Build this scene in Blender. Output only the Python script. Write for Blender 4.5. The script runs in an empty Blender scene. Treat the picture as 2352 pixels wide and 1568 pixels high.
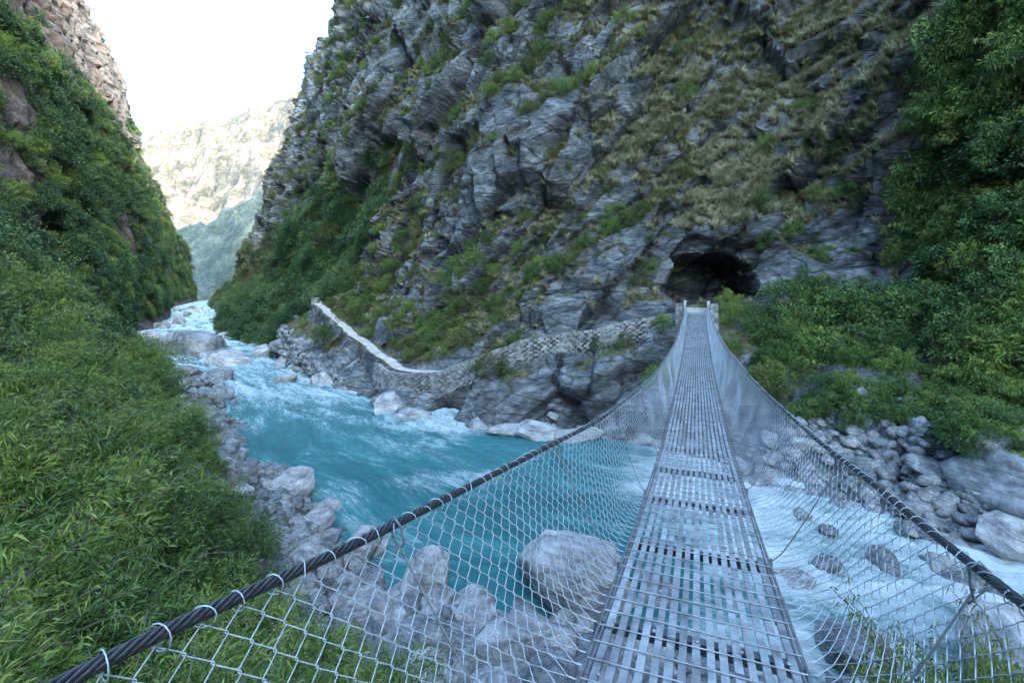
import bpy, math, random
import numpy as np
from mathutils import Vector, Euler, Matrix
rng=np.random.default_rng(7); random.seed(7)
EYE=9.0; A=math.radians(20.9); SA,CA=math.sin(A),math.cos(A)
scene=bpy.context.scene
col=scene.collection
# ---------------------------------------------------------------- noise
_perm=np.random.default_rng(1).permutation(256)
_g=np.random.default_rng(2).normal(size=(256,3)); _g/=np.linalg.norm(_g,axis=1)[:,None]
_r=np.random.default_rng(3).random((256,3))
def h3(i,j,k): return _perm[(_perm[(_perm[i&255]+j)&255]+k)&255]
def pn(p):
    f=np.floor(p); i=f.astype(np.int64); u=p-f; w=u*u*u*(u*(u*6-15)+10); res=0
    for a in (0,1):
        wa=w[:,0] if a else 1-w[:,0]
        for b in (0,1):
            wb=w[:,1] if b else 1-w[:,1]
            for c in (0,1):
                wc=w[:,2] if c else 1-w[:,2]
                g=_g[h3(i[:,0]+a,i[:,1]+b,i[:,2]+c)]
                res=res+wa*wb*wc*(g[:,0]*(u[:,0]-a)+g[:,1]*(u[:,1]-b)+g[:,2]*(u[:,2]-c))
    return res*1.6
def fbm(p,o=4,gain=.5):
    s=0;a=1;t=0
    for k in range(o):
        s=s+a*pn(p*2.03**k+17.3*k);t+=a;a*=gain
    return s/t
def ridged(p,o=4):
    s=0;a=1;t=0
    for k in range(o):
        s=s+a*(1-np.abs(pn(p*2.1**k+9.1*k))*1.6);t+=a;a*=.5
    return s/t
def ss(a,b,x):
    t=np.clip((x-a)/(b-a),0,1); return t*t*(3-2*t)
def facet(p,step,tilt,soft=.1):
    """angular broken blocks: each cell a tilted plane, joined by short ramps"""
    f=np.floor(p).astype(np.int64);n0=len(p); F1=np.full(n0,9.);F2=F1.copy();H1=np.zeros(n0,np.int64);H2=H1.copy();O1=np.zeros((n0,3));O2=O1.copy()
    for a in (-1,0,1):
        for b in (-1,0,1):
            for c in (-1,0,1):
                q=f+np.array([a,b,c]); h=h3(q[:,0],q[:,1],q[:,2]); o=p-q-_r[h]; d=np.linalg.norm(o,axis=1)
                n=d<F1; m=(~n)&(d<F2); n3=n[:,None];m3=m[:,None]
                F2=np.where(n,F1,np.where(m,d,F2));H2=np.where(n,H1,np.where(m,h,H2));O2=np.where(n3,O1,np.where(m3,o,O2))
                F1=np.where(n,d,F1);H1=np.where(n,h,H1);O1=np.where(n3,o,O1)
    ht=lambda H,O:(_r[H,0]-.5)*step+(O*_g[(H*7+3)&255]).sum(1)*tilt
    w=.5*(1-ss(0,soft,F2-F1))
    return ht(H1,O1)*(1-w)+ht(H2,O2)*w, F2-F1
def pchip(x,Y,xq):
    x=np.asarray(x,float);Y=np.asarray(Y,float);xq=np.asarray(xq,float)
    sh=Y.shape;Y=Y.reshape(len(x),-1)
    h=np.diff(x)[:,None];d=np.diff(Y,axis=0)/h
    m=np.zeros_like(Y);m[0]=d[0];m[-1]=d[-1]
    a,b=d[:-1],d[1:];pos=(a*b)>0
    m[1:-1]=np.where(pos,2*a*b/np.where(pos,a+b,1),0)
    i=np.clip(np.searchsorted(x,xq)-1,0,len(x)-2);t=((xq-x[i])/(x[i+1]-x[i]))[:,None];H=h[i]
    r=(2*t**3-3*t**2+1)*Y[i]+(t**3-2*t**2+t)*H*m[i]+(-2*t**3+3*t**2)*Y[i+1]+(t**3-t**2)*H*m[i+1]
    return r.reshape((len(xq),)+sh[1:])
# ---------------------------------------------------------------- mesh helpers
def mesh_of(name,V,F,mats,smooth=True,attrs=None,midx=None):
    me=bpy.data.meshes.new(name)
    V=np.asarray(V,float)
    me.from_pydata(V.tolist(),[],F.tolist() if isinstance(F,np.ndarray) else F)
    for m in (mats if isinstance(mats,(list,tuple)) else [mats]): me.materials.append(m)
    if smooth: me.polygons.foreach_set('use_smooth',[True]*len(me.polygons))
    if midx is not None: me.polygons.foreach_set('material_index',midx)
    for k,a in (attrs or {}).items():
        a=np.asarray(a,np.float32)
        if a.ndim==1:
            at=me.attributes.new(k,'FLOAT','POINT'); at.data.foreach_set('value',a)
        else:
            at=me.attributes.new(k,'FLOAT_VECTOR','POINT'); at.data.foreach_set('vector',a.ravel())
    me.update()
    return me
def obj(name,me,parent=None,loc=(0,0,0),**props):
    o=bpy.data.objects.new(name,me); col.objects.link(o); o.location=loc
    if parent is not None: o.parent=parent
    for k,v in props.items(): o[k]=v
    return o
class Acc:
    def __init__(s): s.V=[];s.F=[];s.n=0;s.T=[]
    def add(s,V,F,t=None):
        V=np.asarray(V,float).reshape(-1,3); F=np.asarray(F)
        s.V.append(V); s.F.extend((F+s.n).tolist()); s.n+=len(V)
        s.T.append(np.full(len(V),rng.random() if t is None else t))
    def get(s): return np.concatenate(s.V),s.F
    def tint(s): return {'tint':np.concatenate(s.T)}
def gridF(n,m):
    i,j=np.meshgrid(np.arange(n-1),np.arange(m-1),indexing='ij'); a=(i*m+j).ravel()
    return np.stack([a,a+m,a+m+1,a+1],1)
def tubes(P,r,k=5,closed=False):
    P=np.asarray(P,float)
    if P.ndim==2: P=P[None]
    m,n,_=P.shape
    if closed: T=np.roll(P,-1,1)-np.roll(P,1,1)
    else: T=np.gradient(P,axis=1)
    T/=np.linalg.norm(T,axis=2,keepdims=True)+1e-12
    ref=np.array([0.31,0.12,.94]); ref2=np.array([.9,.4,.05])
    base=np.where(np.abs(T@ref)[...,None]>.95,ref2,ref)
    N=np.cross(T,base);N/=np.linalg.norm(N,axis=2,keepdims=True)+1e-12;B=np.cross(T,N)
    an=np.arange(k)*2*np.pi/k
    r=np.broadcast_to(np.asarray(r,float),(m,n))
    V=P[:,:,None,:]+r[:,:,None,None]*(np.cos(an)[:,None]*N[:,:,None,:]+np.sin(an)[:,None]*B[:,:,None,:])
    idx=np.arange(m*n*k).reshape(m,n,k)
    a=idx if closed else idx[:,:-1]; b=np.roll(idx,-1,1) if closed else idx[:,1:]
    F=np.stack([a,np.roll(a,-1,2),np.roll(b,-1,2),b],-1).reshape(-1,4)
    return V.reshape(-1,3),F
BF=np.array([[0,1,3,2],[4,6,7,5],[0,4,5,1],[2,3,7,6],[0,2,6,4],[1,5,7,3]])
def boxV(c,ax,h):
    ax=np.asarray(ax,float);c=np.asarray(c,float)
    return np.array([c+sx*h[0]*ax[0]+sy*h[1]*ax[1]+sz*h[2]*ax[2] for sx in(-1,1) for sy in(-1,1) for sz in(-1,1)])
# ---------------------------------------------------------------- materials
class NT:
    def __init__(s,name):
        s.m=bpy.data.materials.new(name);s.m.use_nodes=True;s.t=s.m.node_tree;s.n=s.t.nodes
        s.b=s.n['Principled BSDF'];s.out=s.n['Material Output']
    def N(s,t,**k):
        n=s.n.new(t)
        for a,v in k.items(): setattr(n,a,v)
        return n
    def L(s,a,b): s.t.links.new(a,b)
    def coord(s): return s.N('ShaderNodeTexCoord').outputs['Object']
    def mapv(s,v,sc=(1,1,1),rot=(0,0,0)):
        n=s.N('ShaderNodeMapping');n.inputs['Scale'].default_value=sc;n.inputs['Rotation'].default_value=rot;s.L(v,n.inputs['Vector']);return n.outputs[0]
    def noise(s,v,sc,det=5,rough=.6,dist=0):
        n=s.N('ShaderNodeTexNoise');n.inputs['Scale'].default_value=sc;n.inputs['Detail'].default_value=det;n.inputs['Roughness'].default_value=rough;n.inputs['Distortion'].default_value=dist
        s.L(v,n.inputs['Vector']);return n.outputs['Fac']
    def ramp(s,f,stops):
        n=s.N('ShaderNodeValToRGB');cr=n.color_ramp
        while len(cr.elements)<len(stops): cr.elements.new(.5)
        for e,(p,c) in zip(cr.elements,stops):
            e.position=p;e.color=(c,c,c,1) if isinstance(c,(int,float)) else (*c,1)
        s.L(f,n.inputs['Fac']);return n.outputs['Color']
    def mix(s,f,a,b,mode='MIX'):
        n=s.N('ShaderNodeMix',data_type='RGBA',blend_type=mode)
        for sock,v in ((n.inputs[0],f),(n.inputs[6],a),(n.inputs[7],b)):
            if isinstance(v,(int,float)): sock.default_value=v
            elif isinstance(v,tuple): sock.default_value=(*v,1)
            else: s.L(v,sock)
        return n.outputs[2]
    def math(s,op,a,b=0.,clamp=False):
        n=s.N('ShaderNodeMath',operation=op,use_clamp=clamp)
        for sock,v in ((n.inputs[0],a),(n.inputs[1],b)):
            if isinstance(v,(int,float)): sock.default_value=v
            else: s.L(v,sock)
        return n.outputs[0]
    def attr(s,name,out='Fac'):
        n=s.N('ShaderNodeAttribute');n.attribute_name=name;return n.outputs[out]
    def bump(s,h,st,d):
        n=s.N('ShaderNodeBump');n.inputs['Strength'].default_value=st;n.inputs['Distance'].default_value=d
        s.L(h,n.inputs['Height']);s.L(n.outputs[0],s.b.inputs['Normal'])
    def setc(s,c,rough=.85,metal=0):
        if isinstance(c,tuple): s.b.inputs['Base Color'].default_value=(*c,1)
        else: s.L(c,s.b.inputs['Base Color'])
        s.b.inputs['Roughness'].default_value=rough;s.b.inputs['Metallic'].default_value=metal
        return s.m
def rock_mat(name,dark,mid,light,veg=None,warm=None,scale=1.,attrs=True,aniso=False,wam=.3,tint=False,bd=.5,streak=False):
    t=NT(name);c=t.coord()
    v=t.mapv(c,(.7,.8,2.0),(0,math.radians(-50),0)) if aniso else c
    n1=t.noise(v,.45*scale,5,.7,.6);n2=t.noise(v,3.*scale,7,.74,.2)
    base=t.ramp(t.math('ADD',t.math('MULTIPLY',n1,.58),t.math('MULTIPLY',n2,.42)),[(.4,dark),(.5,mid),(.61,light)])
    h=n2
    if aniso:
        vo=t.N('ShaderNodeTexVoronoi',feature='DISTANCE_TO_EDGE');vo.inputs['Scale'].default_value=.5
        wv_=t.N('ShaderNodeMix',data_type='VECTOR');wv_.inputs[0].default_value=.25
        nn_=t.N('ShaderNodeTexNoise');nn_.inputs['Scale'].default_value=1.1;nn_.inputs['Detail'].default_value=3;t.L(c,nn_.inputs['Vector'])
        t.L(t.mapv(c,(.5,.7,1.6),(0,math.radians(-50),0)),wv_.inputs[4]);t.L(nn_.outputs['Color'],wv_.inputs[5]);t.L(wv_.outputs[1],vo.inputs['Vector'])
        ck=t.ramp(vo.outputs['Distance'],[(.0,.0),(.035,1.)])
        base=t.mix(.65,base,ck,'MULTIPLY')
        h=t.math('ADD',n2,t.math('MULTIPLY',ck,.22))
    if streak:
        w=t.noise(t.mapv(c,(.25,.25,3.5),(.35,-.3,0)),1.6*scale,5,.65,.8)
        base=t.mix(.7,base,t.ramp(w,[(.4,.45),(.52,1.)]),'MULTIPLY')
    if warm:
        w=t.ramp(t.noise(c,.2*scale,4,.6),[(.5,0.),(.64,1.)])
        base=t.mix(t.math('MULTIPLY',w,wam),base,warm)
    if attrs:
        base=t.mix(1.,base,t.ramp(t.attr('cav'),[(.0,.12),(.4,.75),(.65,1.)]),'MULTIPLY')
    if tint:
        base=t.mix(1.,base,t.ramp(t.attr('tint'),[(0.,.4),(1.,1.)]),'MULTIPLY')
    if veg:
        vc=t.ramp(t.noise(c,2.2*scale,5,.8),[(.38,tuple(x*.4 for x in veg)),(.5,veg),(.62,(veg[0]*2.1,veg[1]*1.8,veg[2]*1.8))])
        f=t.math('ADD',t.attr('veg'),t.math('MULTIPLY',t.math('SUBTRACT',n2,.5),2.4))
        f=t.ramp(f,[(.45,0.),(.6,1.)])
        base=t.mix(f,base,vc)
    t.bump(h,1.,bd/scale)
    return t.setc(base,.8)
def leaf_mat(name,a,b,c):
    t=NT(name)
    f=t.attr('tint');r=t.N('ShaderNodeObjectInfo').outputs['Random']
    ff=t.math('ADD',t.math('MULTIPLY',f,.5),t.math('MULTIPLY',r,.5))
    cc=t.ramp(ff,[(.08,a),(.5,b),(.95,c)])
    t.setc(cc,.5)
    t.b.inputs['Specular IOR Level'].default_value=.35
    return t.m
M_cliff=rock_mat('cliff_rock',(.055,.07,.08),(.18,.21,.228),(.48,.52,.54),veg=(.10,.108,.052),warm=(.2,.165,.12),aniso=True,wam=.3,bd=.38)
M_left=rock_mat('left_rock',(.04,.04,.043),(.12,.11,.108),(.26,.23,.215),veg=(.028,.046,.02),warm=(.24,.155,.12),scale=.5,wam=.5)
M_boulder=rock_mat('boulder_rock',(.1,.118,.13),(.27,.3,.32),(.56,.59,.61),attrs=False,warm=(.3,.28,.25),scale=1.6,wam=.3,bd=.3,streak=True)
M_pale=rock_mat('pale_boulder_rock',(.24,.25,.26),(.48,.5,.51),(.74,.76,.77),attrs=False,warm=(.48,.43,.38),scale=1.3,wam=.22,bd=.25,streak=True)
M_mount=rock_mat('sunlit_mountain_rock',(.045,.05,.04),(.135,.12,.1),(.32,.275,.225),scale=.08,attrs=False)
M_ridge=rock_mat('haze_tinted_ridge_rock',(.025,.05,.045),(.06,.09,.08),(.13,.16,.15),scale=.14,attrs=False)  # distance haze is put into the ridge base colours as a blue-green tint
M_stone=rock_mat('masonry_stone',(.3,.31,.31),(.48,.495,.49),(.7,.71,.7),attrs=False,scale=3,tint=True)
M_leafD=leaf_mat('dark_shrub_leaf',(.014,.04,.02),(.045,.1,.04),(.13,.2,.06))
M_leafT=leaf_mat('tree_leaf',(.025,.06,.022),(.075,.15,.045),(.2,.28,.075))
M_leafF=leaf_mat('olive_shrub_leaf',(.03,.045,.018),(.085,.112,.036),(.2,.21,.07))
M_leafB=leaf_mat('bamboo_leaf',(.024,.06,.018),(.1,.18,.042),(.27,.34,.08))
M_grass=leaf_mat('dry_grass_blade',(.12,.125,.065),(.26,.255,.14),(.46,.44,.28))
M_grassG=leaf_mat('green_grass_blade',(.035,.07,.014),(.1,.17,.035),(.28,.32,.1))
def simple(name,c,rough=.6,metal=0,var=.35,sc=20,tint=False):
    t=NT(name);n=t.noise(t.coord(),sc,4,.65)
    cc=t.ramp(n,[(.3,tuple(x*(1-var) for x in c)),(.7,tuple(min(1,x*(1+var*.6)) for x in c))])
    if tint: cc=t.mix(1.,cc,t.ramp(t.attr('tint'),[(0.,.6),(1.,1.)]),'MULTIPLY')
    t.bump(n,.3,.01);return t.setc(cc,rough,metal)
M_steel=simple('galvanised_steel',(.42,.48,.53),.45,.3,.55,7,True)
M_wire=simple('galvanised_wire',(.5,.6,.7),.4,.2,.25,30)
M_rod=simple('grey_steel_rod',(.22,.25,.28),.5,.4,.3,30)
M_rope=simple('dark_wire_rope',(.06,.066,.075),.45,.5,.4,40)
M_dark=simple('weathered_steel',(.2,.22,.24),.6,.4,.4,12)
M_bark=simple('bark',(.13,.115,.09),.9,0,.4,8)
M_trail=simple('trail_dirt',(.52,.48,.42),.95,0,.4,1.8)
# ---------------------------------------------------------------- terrain lofts
def loft(ctrl,sk,rq):
    K,R,_=ctrl.shape
    G=pchip(sk[0],ctrl,sk[1]);G=np.transpose(G,(1,0,2));G=pchip(np.arange(R),G,rq)
    return np.transpose(G,(1,0,2)).copy()
def chord(W,near=.2,k=.0045,back=2.):
    d=np.concatenate([[0],np.cumsum(np.linalg.norm(np.diff(W,axis=0),axis=1))])
    s=0;q=[0]
    while s<d[-1]:
        x=np.interp(s,d,W[:,0]);y=np.interp(s,d,W[:,1])
        st=max(near,math.hypot(x,y)*k)
        if y<-3: st=back
        elif y<4: st=.5
        s+=st;q.append(min(s,d[-1]))
    return d,np.array(q)
def gnorm(G):
    a=np.gradient(G,axis=0);b=np.gradient(G,axis=1);n=np.cross(a,b);n/=np.linalg.norm(n,axis=2,keepdims=True)+1e-9
    return n
RS=[((-197,321),(-192,328),12,(.3,3,.7,8),(-100,372)),
((-139,223),(-130,229),13,(.3,3,.7,8),(-72,264)),
((-85,143),(-76,148),12,(.3,3,.7,7),(-26,185)),
((-54,91),(-45,97),10,(.3,2.5,.7,6),(0,131)),
((-34.5,71.4),(-27,77),10,(.3,3,.7,7),(10,113)),
((-27.5,58),(-19.5,64),9.5,(.25,3.,.55,6.),(17,103)),
((-17.5,44.5),(-10.5,50),7,(.25,1.6,.6,4),(24,96)),
((-10.6,37.3),(-6,43),5.5,(.2,1.,.5,2.4),(30,92)),
((-6.7,33),(-3,40.5),5.5,(.3,1,.6,2.6),(34,90)),
((-2,30.3),(.5,39),7,(.15,2.3,.5,3.8),(39,88)),
((3,29),(5,38.5),8,(.12,2.9,.55,4.6),(46,87)),
((6.5,28),(9.5,37.5),8.5,(.15,3.1,.6,5.4),(52,85)),
((9.1,24),(14.5,37),8,(.25,2.5,.55,6.5),(60,82)),
((11,21.3),(19,35),8.5,(.3,2.2,.6,5.5),(67,76)),
((13.4,19.2),(22,30.5),8.5,(.35,2,.65,5),(75,66)),
((15.6,16.9),(24.5,25),9,(.35,2,.65,5),(80,54)),
((17.3,14),(26.5,18.5),9.5,(.35,2,.65,5),(83,42)),
((20,8),(29,11),10,(.35,2,.65,5),(86,28)),
((24,-2),(33,0),10,(.35,2,.65,5),(90,8)),
((29,-20),(38,-18),10,(.35,2,.65,5),(94,-18)),
((34,-140),(43,-140),10,(.35,2,.65,5),(100,-140))]
ctrl=[]
for W,C,hC,(f1,h1,f2,h2),T in RS:
    W=np.array(W,float);C=np.array(C,float);T=np.array(T,float);hT=215
    M=C+.3*(T-C)
    ctrl.append([[*W,-.6],[*(W+f1*(C-W)),h1],[*(W+f2*(C-W)),h2],[*C,hC],[*M,hC+.36*(hT-hC)],[*T,hT]])
ctrl=np.array(ctrl)
sk=chord(ctrl[:,0,:2]*1.0)
u=np.linspace(0,1,480)**1.8
rq=np.concatenate([np.linspace(0,1,20,endpoint=False),np.linspace(1,2,24,endpoint=False),np.linspace(2,3,22,endpoint=False),np.interp(u,[0,.34,1],[3,4,5])])
GR=loft(ctrl,sk,rq)
S,Q,_=GR.shape
N=gnorm(GR)
if (N[S//2,Q//2]@np.array([-.4,-.7,.3]))<0: N=-N
P=GR.reshape(-1,3);Nf=N.reshape(-1,3)
th=math.radians(50)
qa=np.stack([(P[:,0]*math.cos(th)+P[:,2]*math.sin(th))*.30,(-P[:,0]*math.sin(th)+P[:,2]*math.cos(th)),P[:,1]*.5],1)
dist=np.hypot(P[:,0],P[:,1])
row=np.tile(rq,S)
amp=np.interp(row,[0,1,2,3,3.15,5],[.4,.9,.5,.5,1,1])
warp=np.stack([fbm(P*.15,2),fbm(P*.15+40,2),fbm(P*.15+80,2)],1)*.6
big=fbm(P*.045,2)*3.
f0h,f0c=facet((qa+warp)*.11,2.4,4.4,.08)
f1h,f1c=facet((qa+warp)*.24,1.3,2.6,.06)
f2h,f2c=facet((qa*np.array([1.6,1,1.4])+warp*.8)*.5,.5,1.1,.06)
f3h,f3c=facet((P+warp*.5)*1.2,.12,.28,.1)
fine=fbm(P*2.4,2)*.04
farf=1+ss(60,150,dist)*.4
calm=1-.55*np.exp(-(((P[:,0]-14)/7)**2+((P[:,2]-9)/5)**2))*(P[:,1]<60)
rel_=big*ss(0,60,P[:,2])+f0h*ss(6,22,P[:,2])+f1h
lo_=np.where((P[:,0]>2)&(P[:,1]<60),-.7,-1.3)
rel_=np.where(rel_<lo_,lo_+(rel_-lo_)*.25,rel_)
disp=(rel_+f2h+f3h+fine-.3*np.exp(-f1c*22)-.15*np.exp(-f2c*16))*amp*farf*calm-ss(90,150,dist)*4*ss(2.5,3.3,row)
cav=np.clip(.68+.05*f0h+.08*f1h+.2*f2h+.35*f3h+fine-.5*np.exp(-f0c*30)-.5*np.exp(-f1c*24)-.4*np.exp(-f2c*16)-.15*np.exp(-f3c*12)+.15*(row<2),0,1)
P2=P+Nf*disp[:,None]
# trail
TR=np.array([(-26,64.5,7.4),(-24.3,61,6.8),(-20,55,5.4),(-16,49.5,4.1),(-11,42,2.9),(-8,38.5,2.4),(-5.5,37,2.6),(-2.5,36.2,3.6),(1,35.6,4.9),(5,35.4,5.5),(8.5,35,6.3),(11.6,33.8,7.2),(11.9,31.2,7.3)])
td=np.concatenate([[0],np.cumsum(np.linalg.norm(np.diff(TR[:,:2],axis=0),axis=1))])
tq=np.arange(0,td[-1],.25);TRF=pchip(td,TR,tq)
TRF[:,:2]+=np.stack([fbm(TRF*.4,2),fbm(TRF*.4+9,2)],1)*.5*ss(0,4,tq[-1]-tq)[:,None]
sel=np.where((row<3.8)&(P2[:,1]>25)&(P2[:,1]<72)&(P2[:,0]<16)&(P2[:,0]>-32))[0]
X=P2[sel];D=np.linalg.norm(X[:,None,:2]-TRF[None,:,:2],axis=2);k=D.argmin(1);dm=D.min(1)
tang=np.gradient(TRF[:,:2],axis=0);tang/=np.linalg.norm(tang,axis=1)[:,None]
rel=X[:,:2]-TRF[k,:2];side=tang[k,0]*rel[:,1]-tang[k,1]*rel[:,0]
tz=TRF[k,2]-.07
z=X[:,2].copy()
w=1-ss(.85,1.5,dm)
z=np.where(side>0,z*(1-w)+tz*w,z)
wo=1-ss(.6,.8,dm);z=np.where(side<=0,z*(1-wo)+tz*wo,z)
up=X[:,1]>42.5
lim=np.where(up,tz-.12-(dm-.75)*.6,tz-1.35+(dm-.75)*.1)+f2h[sel]*.6+f3h[sel]*1.
m=(side<=0)&(dm>.8)&(dm<np.where(up,7,4))
z=np.where(m,np.where(up,np.maximum(np.minimum(z,lim),lim-1.2),np.minimum(z,lim)),z)
P2[sel,2]=np.where(row[sel]<.15,X[:,2],z)
def dent(c,r,dirv,depth,a=.45,nz_=0.):
    global P2
    d=np.linalg.norm((P2-np.array(c))/np.array(r),axis=1)+(nz_*(f2h+.5*f1h) if nz_ else 0)
    P2=P2+np.array(dirv)*(depth*(1-ss(a,1.,d)))[:,None]
dent((18.5,38,14.0),(8,8,2.8),(-.25,-.95,-.25),2.2,0)
dent((22,35.5,10.4),(4.5,5,2.8),(-.5,-.85,0),1.6,0)
dent((15.2,36.5,8.7),(3.5,7.5,3.3),(.25,.95,.05),8,.72,.16)
G2=P2.reshape(S,Q,3);N2=gnorm(G2)
if (N2[S//2,Q//2]@np.array([-.4,-.7,.3]))<0: N2=-N2
nz=N2.reshape(-1,3)[:,2]
band=fbm(qa*np.array([.10,.22,.1])*.8,4)*1.6+fbm(P*.35,3)*.5
x,y,zz=P2.T
upper=ss(4,12,x)*ss(12,19,zz)
veg=ss(.12,.6,band+(nz-.42)*1.2+.34*upper+.11+.2*ss(2,-12,x))
forest=np.clip(ss(0,3,x-.76*y-.8+fbm(P*.12,3)*6+np.clip(zz-13,0,60)*-.15),0,1)*ss(2.8,4.8,zz+fbm(P*.3,2)*2)*ss(-.38,-.15,fbm(P*.2+71,3))
lowf=ss(0,2,x-.47*y+fbm(P*.2,2)*2.5)*ss(1.8,3.0,zz+fbm(P*.3,2)*1.4)*(1-ss(7.0,9,zz+fbm(P*.3+9,2)*2))*(y>12)*ss(-.2,.0,fbm(P*.35+33,2)+.05)
farbase=ss(60,72,y)*(1-ss(12,26,zz-.08*(y-70)+fbm(P*.06,3)*16))
outc=ss(42,48,y)*(1-ss(62,68,y))*ss(2.5,4,zz+fbm(P*.5,2)*2)*(1-ss(6,9,zz))*ss(-.1,.2,fbm(P*.4,2))
forest=np.maximum(forest,lowf)
veg=np.maximum(veg,np.maximum(np.maximum(forest,farbase),outc*.8))
veg=veg*(1-(1-ss(2.,3.4,zz+fbm(P*.4,2)*1.5)))
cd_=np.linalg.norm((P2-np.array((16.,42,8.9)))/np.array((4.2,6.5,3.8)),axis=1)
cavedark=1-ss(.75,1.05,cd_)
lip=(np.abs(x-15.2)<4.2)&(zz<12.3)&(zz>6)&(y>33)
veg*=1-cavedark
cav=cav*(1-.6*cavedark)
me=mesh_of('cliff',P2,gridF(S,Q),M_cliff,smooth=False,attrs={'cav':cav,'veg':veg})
obj('cliff',me,kind='structure',label='steep grey rock cliff with grassy ledges and a hollow',category='cliff')
dtr=np.full(len(P2),9.);dtr[sel]=dm
R_=dict(G=G2,N=N2,row=rq,veg=(veg*(1-lip)*(dtr>1.2)).reshape(S,Q),forest=(forest*(1-lip)*(dtr>1.5)).reshape(S,Q),farb=farbase.reshape(S,Q))
# left side
far=[(0,-.6),(2.5,8),(5,34),(12,50),(27,90),(36,135),(60,180),(120,215)]
LS=[((-206,318),(-.8,-.6),far),((-153,219),(-.845,-.535),far),((-101,143),(-.845,-.535),far),
((-69,92),(-.845,-.535),[(0,-.6),(4,1.5),(9,16),(15,38),(26,75),(34,110),(60,160),(110,200)]),
((-50,67),(-.83,-.55),[(0,-.6),(5,.8),(10,4.5),(19,21),(31,52),(40,90),(60,140),(110,190)]),
((-38.5,57.5),(-.8,-.6),[(0,-.6),(5.5,.8),(10,3),(18,14),(31,42),(43,80),(60,130),(110,185)]),
((-27.4,47.7),(-.82,-.57),[(0,-.6),(5,.8),(9,2.3),(17,11),(30,34),(42,70),(60,125),(110,180)]),
((-18,33.8),(-.85,-.52),[(0,-.6),(3.5,.8),(6,2.1),(12,5.8),(23,16),(38,48),(60,110),(110,170)]),
((-13.1,25.6),(-.85,-.53),[(0,-.5),(2.2,.8),(4.5,1.9),(10,4.5),(20,11),(36,38),(58,100),(105,160)]),
((-8.9,21.7),(-.8,-.6),[(0,-.5),(2.4,.8),(4.6,1.8),(9.5,3.9),(19,9.),(34,32),(56,92),(100,150)]),
((-6.1,18.5),(-.75,-.66),[(0,-.5),(2.6,.8),(4.8,1.8),(9.5,3.9),(18,8.),(32,27),(55,80),(100,140)]),
((-4,16.2),(-.62,-.78),[(0,-.5),(3.,.8),(5.8,2.),(10.5,4.4),(17,6.8),(28,16),(50,60),(90,120)]),
((-1.3,14.9),(-.42,-.9),[(0,-.5),(4,.7),(7.5,1.7),(11,4.4),(15,6.3),(25,12),(45,40),(85,100)]),
((1.5,13.7),(-.2,-.98),[(0,-.5),(3.5,.6),(7,1.4),(10,4.2),(13,6.4),(22,8.),(42,22),(80,70)]),
((5,12.4),(-.05,-1),[(0,-.5),(3,.6),(6,1.3),(8.5,4.2),(11.5,6.4),(20,8),(40,18),(78,60)]),
((8.5,11.2),(-.1,-.99),[(0,-.5),(3,.6),(5.5,1.3),(8,4),(11,6.3),(20,8),(40,18),(78,60)]),
((11.5,9.5),(-.25,-.97),[(0,-.5),(3,.6),(5,1.3),(8,4),(10,6),(18,8),(34,14),(66,50)]),
((14.5,5.5),(-.5,-.87),[(0,-.5),(3,.6),(5,1.3),(8,4),(10,6),(16,8),(30,14),(60,40)]),
((18,-6),(-.7,-.7),[(0,-.5),(3,.6),(5,1.3),(8,4),(10,6),(16,8),(30,14),(60,40)]),
((24,-30),(-.8,-.6),[(0,-.5),(3,.6),(5,1.3),(8,4),(10,6),(16,8),(30,14),(60,40)])]
ctrl=np.array([[[W[0]+n[0]*o,W[1]+n[1]*o,h] for o,h in pr] for W,n,pr in LS],float)
sk=chord(ctrl[:,0,:2],near=.2,k=.006)
rq=np.concatenate([np.linspace(i,i+1,n,endpoint=False) for i,n in enumerate((18,26,30,32,46,50,36))]+[[7]])
GL=loft(ctrl,sk,rq);S,Q,_=GL.shape
N=gnorm(GL)
if (N[S//2,Q//2]@np.array([.6,.3,.6]))<0: N=-N
P=GL.reshape(-1,3);Nf=N.reshape(-1,3);row=np.tile(rq,S);dist=np.hypot(P[:,0],P[:,1])
hh=ss(8,60,P[:,2])
warp=np.stack([fbm(P*.1,3),fbm(P*.1+40,3),fbm(P*.1+80,3)],1)*1.2
pv=(P+warp)*np.array([1,1,.4])
rid=(ridged(pv*.05,3)-.6)*3
f1h,f1c=facet(pv*.12,2.4,3.2);f2h,f2c=facet((P+warp)*np.array([1,1,.6])*.35,1.0,1.5)
low=fbm(P*.3,4)*.9
disp=(rid+f1h+f2h-.5*np.exp(-f2c*12)-.6*np.exp(-f1c*16))*np.maximum(.06+1.*hh,.6*ss(80,110,dist))*(1+.1*ss(80,180,dist))*np.interp(row,[0,1,2],[.1,.3,1])+low*ss(3,9,dist)*np.interp(row,[0,1,2],[.2,.3,1])-3.*ss(90,150,dist)*ss(1,2.5,row)
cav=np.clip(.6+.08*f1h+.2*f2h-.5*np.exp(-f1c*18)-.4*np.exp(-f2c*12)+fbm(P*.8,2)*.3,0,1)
P2=P+Nf*disp[:,None]
G2=P2.reshape(S,Q,3);N2=gnorm(G2)
if (N2[S//2,Q//2]@np.array([.6,.3,.6]))<0: N2=-N2
nz=N2.reshape(-1,3)[:,2]
top=P2[:,2]-(.27*np.clip(P2[:,1],0,400)+27)+fbm(P*.04,3)*26
veg=ss(-.1,.35,fbm(P*.05,4)*1.5+(nz-.33)*1.5-ss(-8,14,top)*1.35+.3)
cl=(P2[:,1]>85)*(1-ss(30,55,P2[:,2]+fbm(P*.05,2)*20))
veg=np.maximum(veg,cl*.55*ss(-.15,.15,fbm(P*.12,3)))
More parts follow.
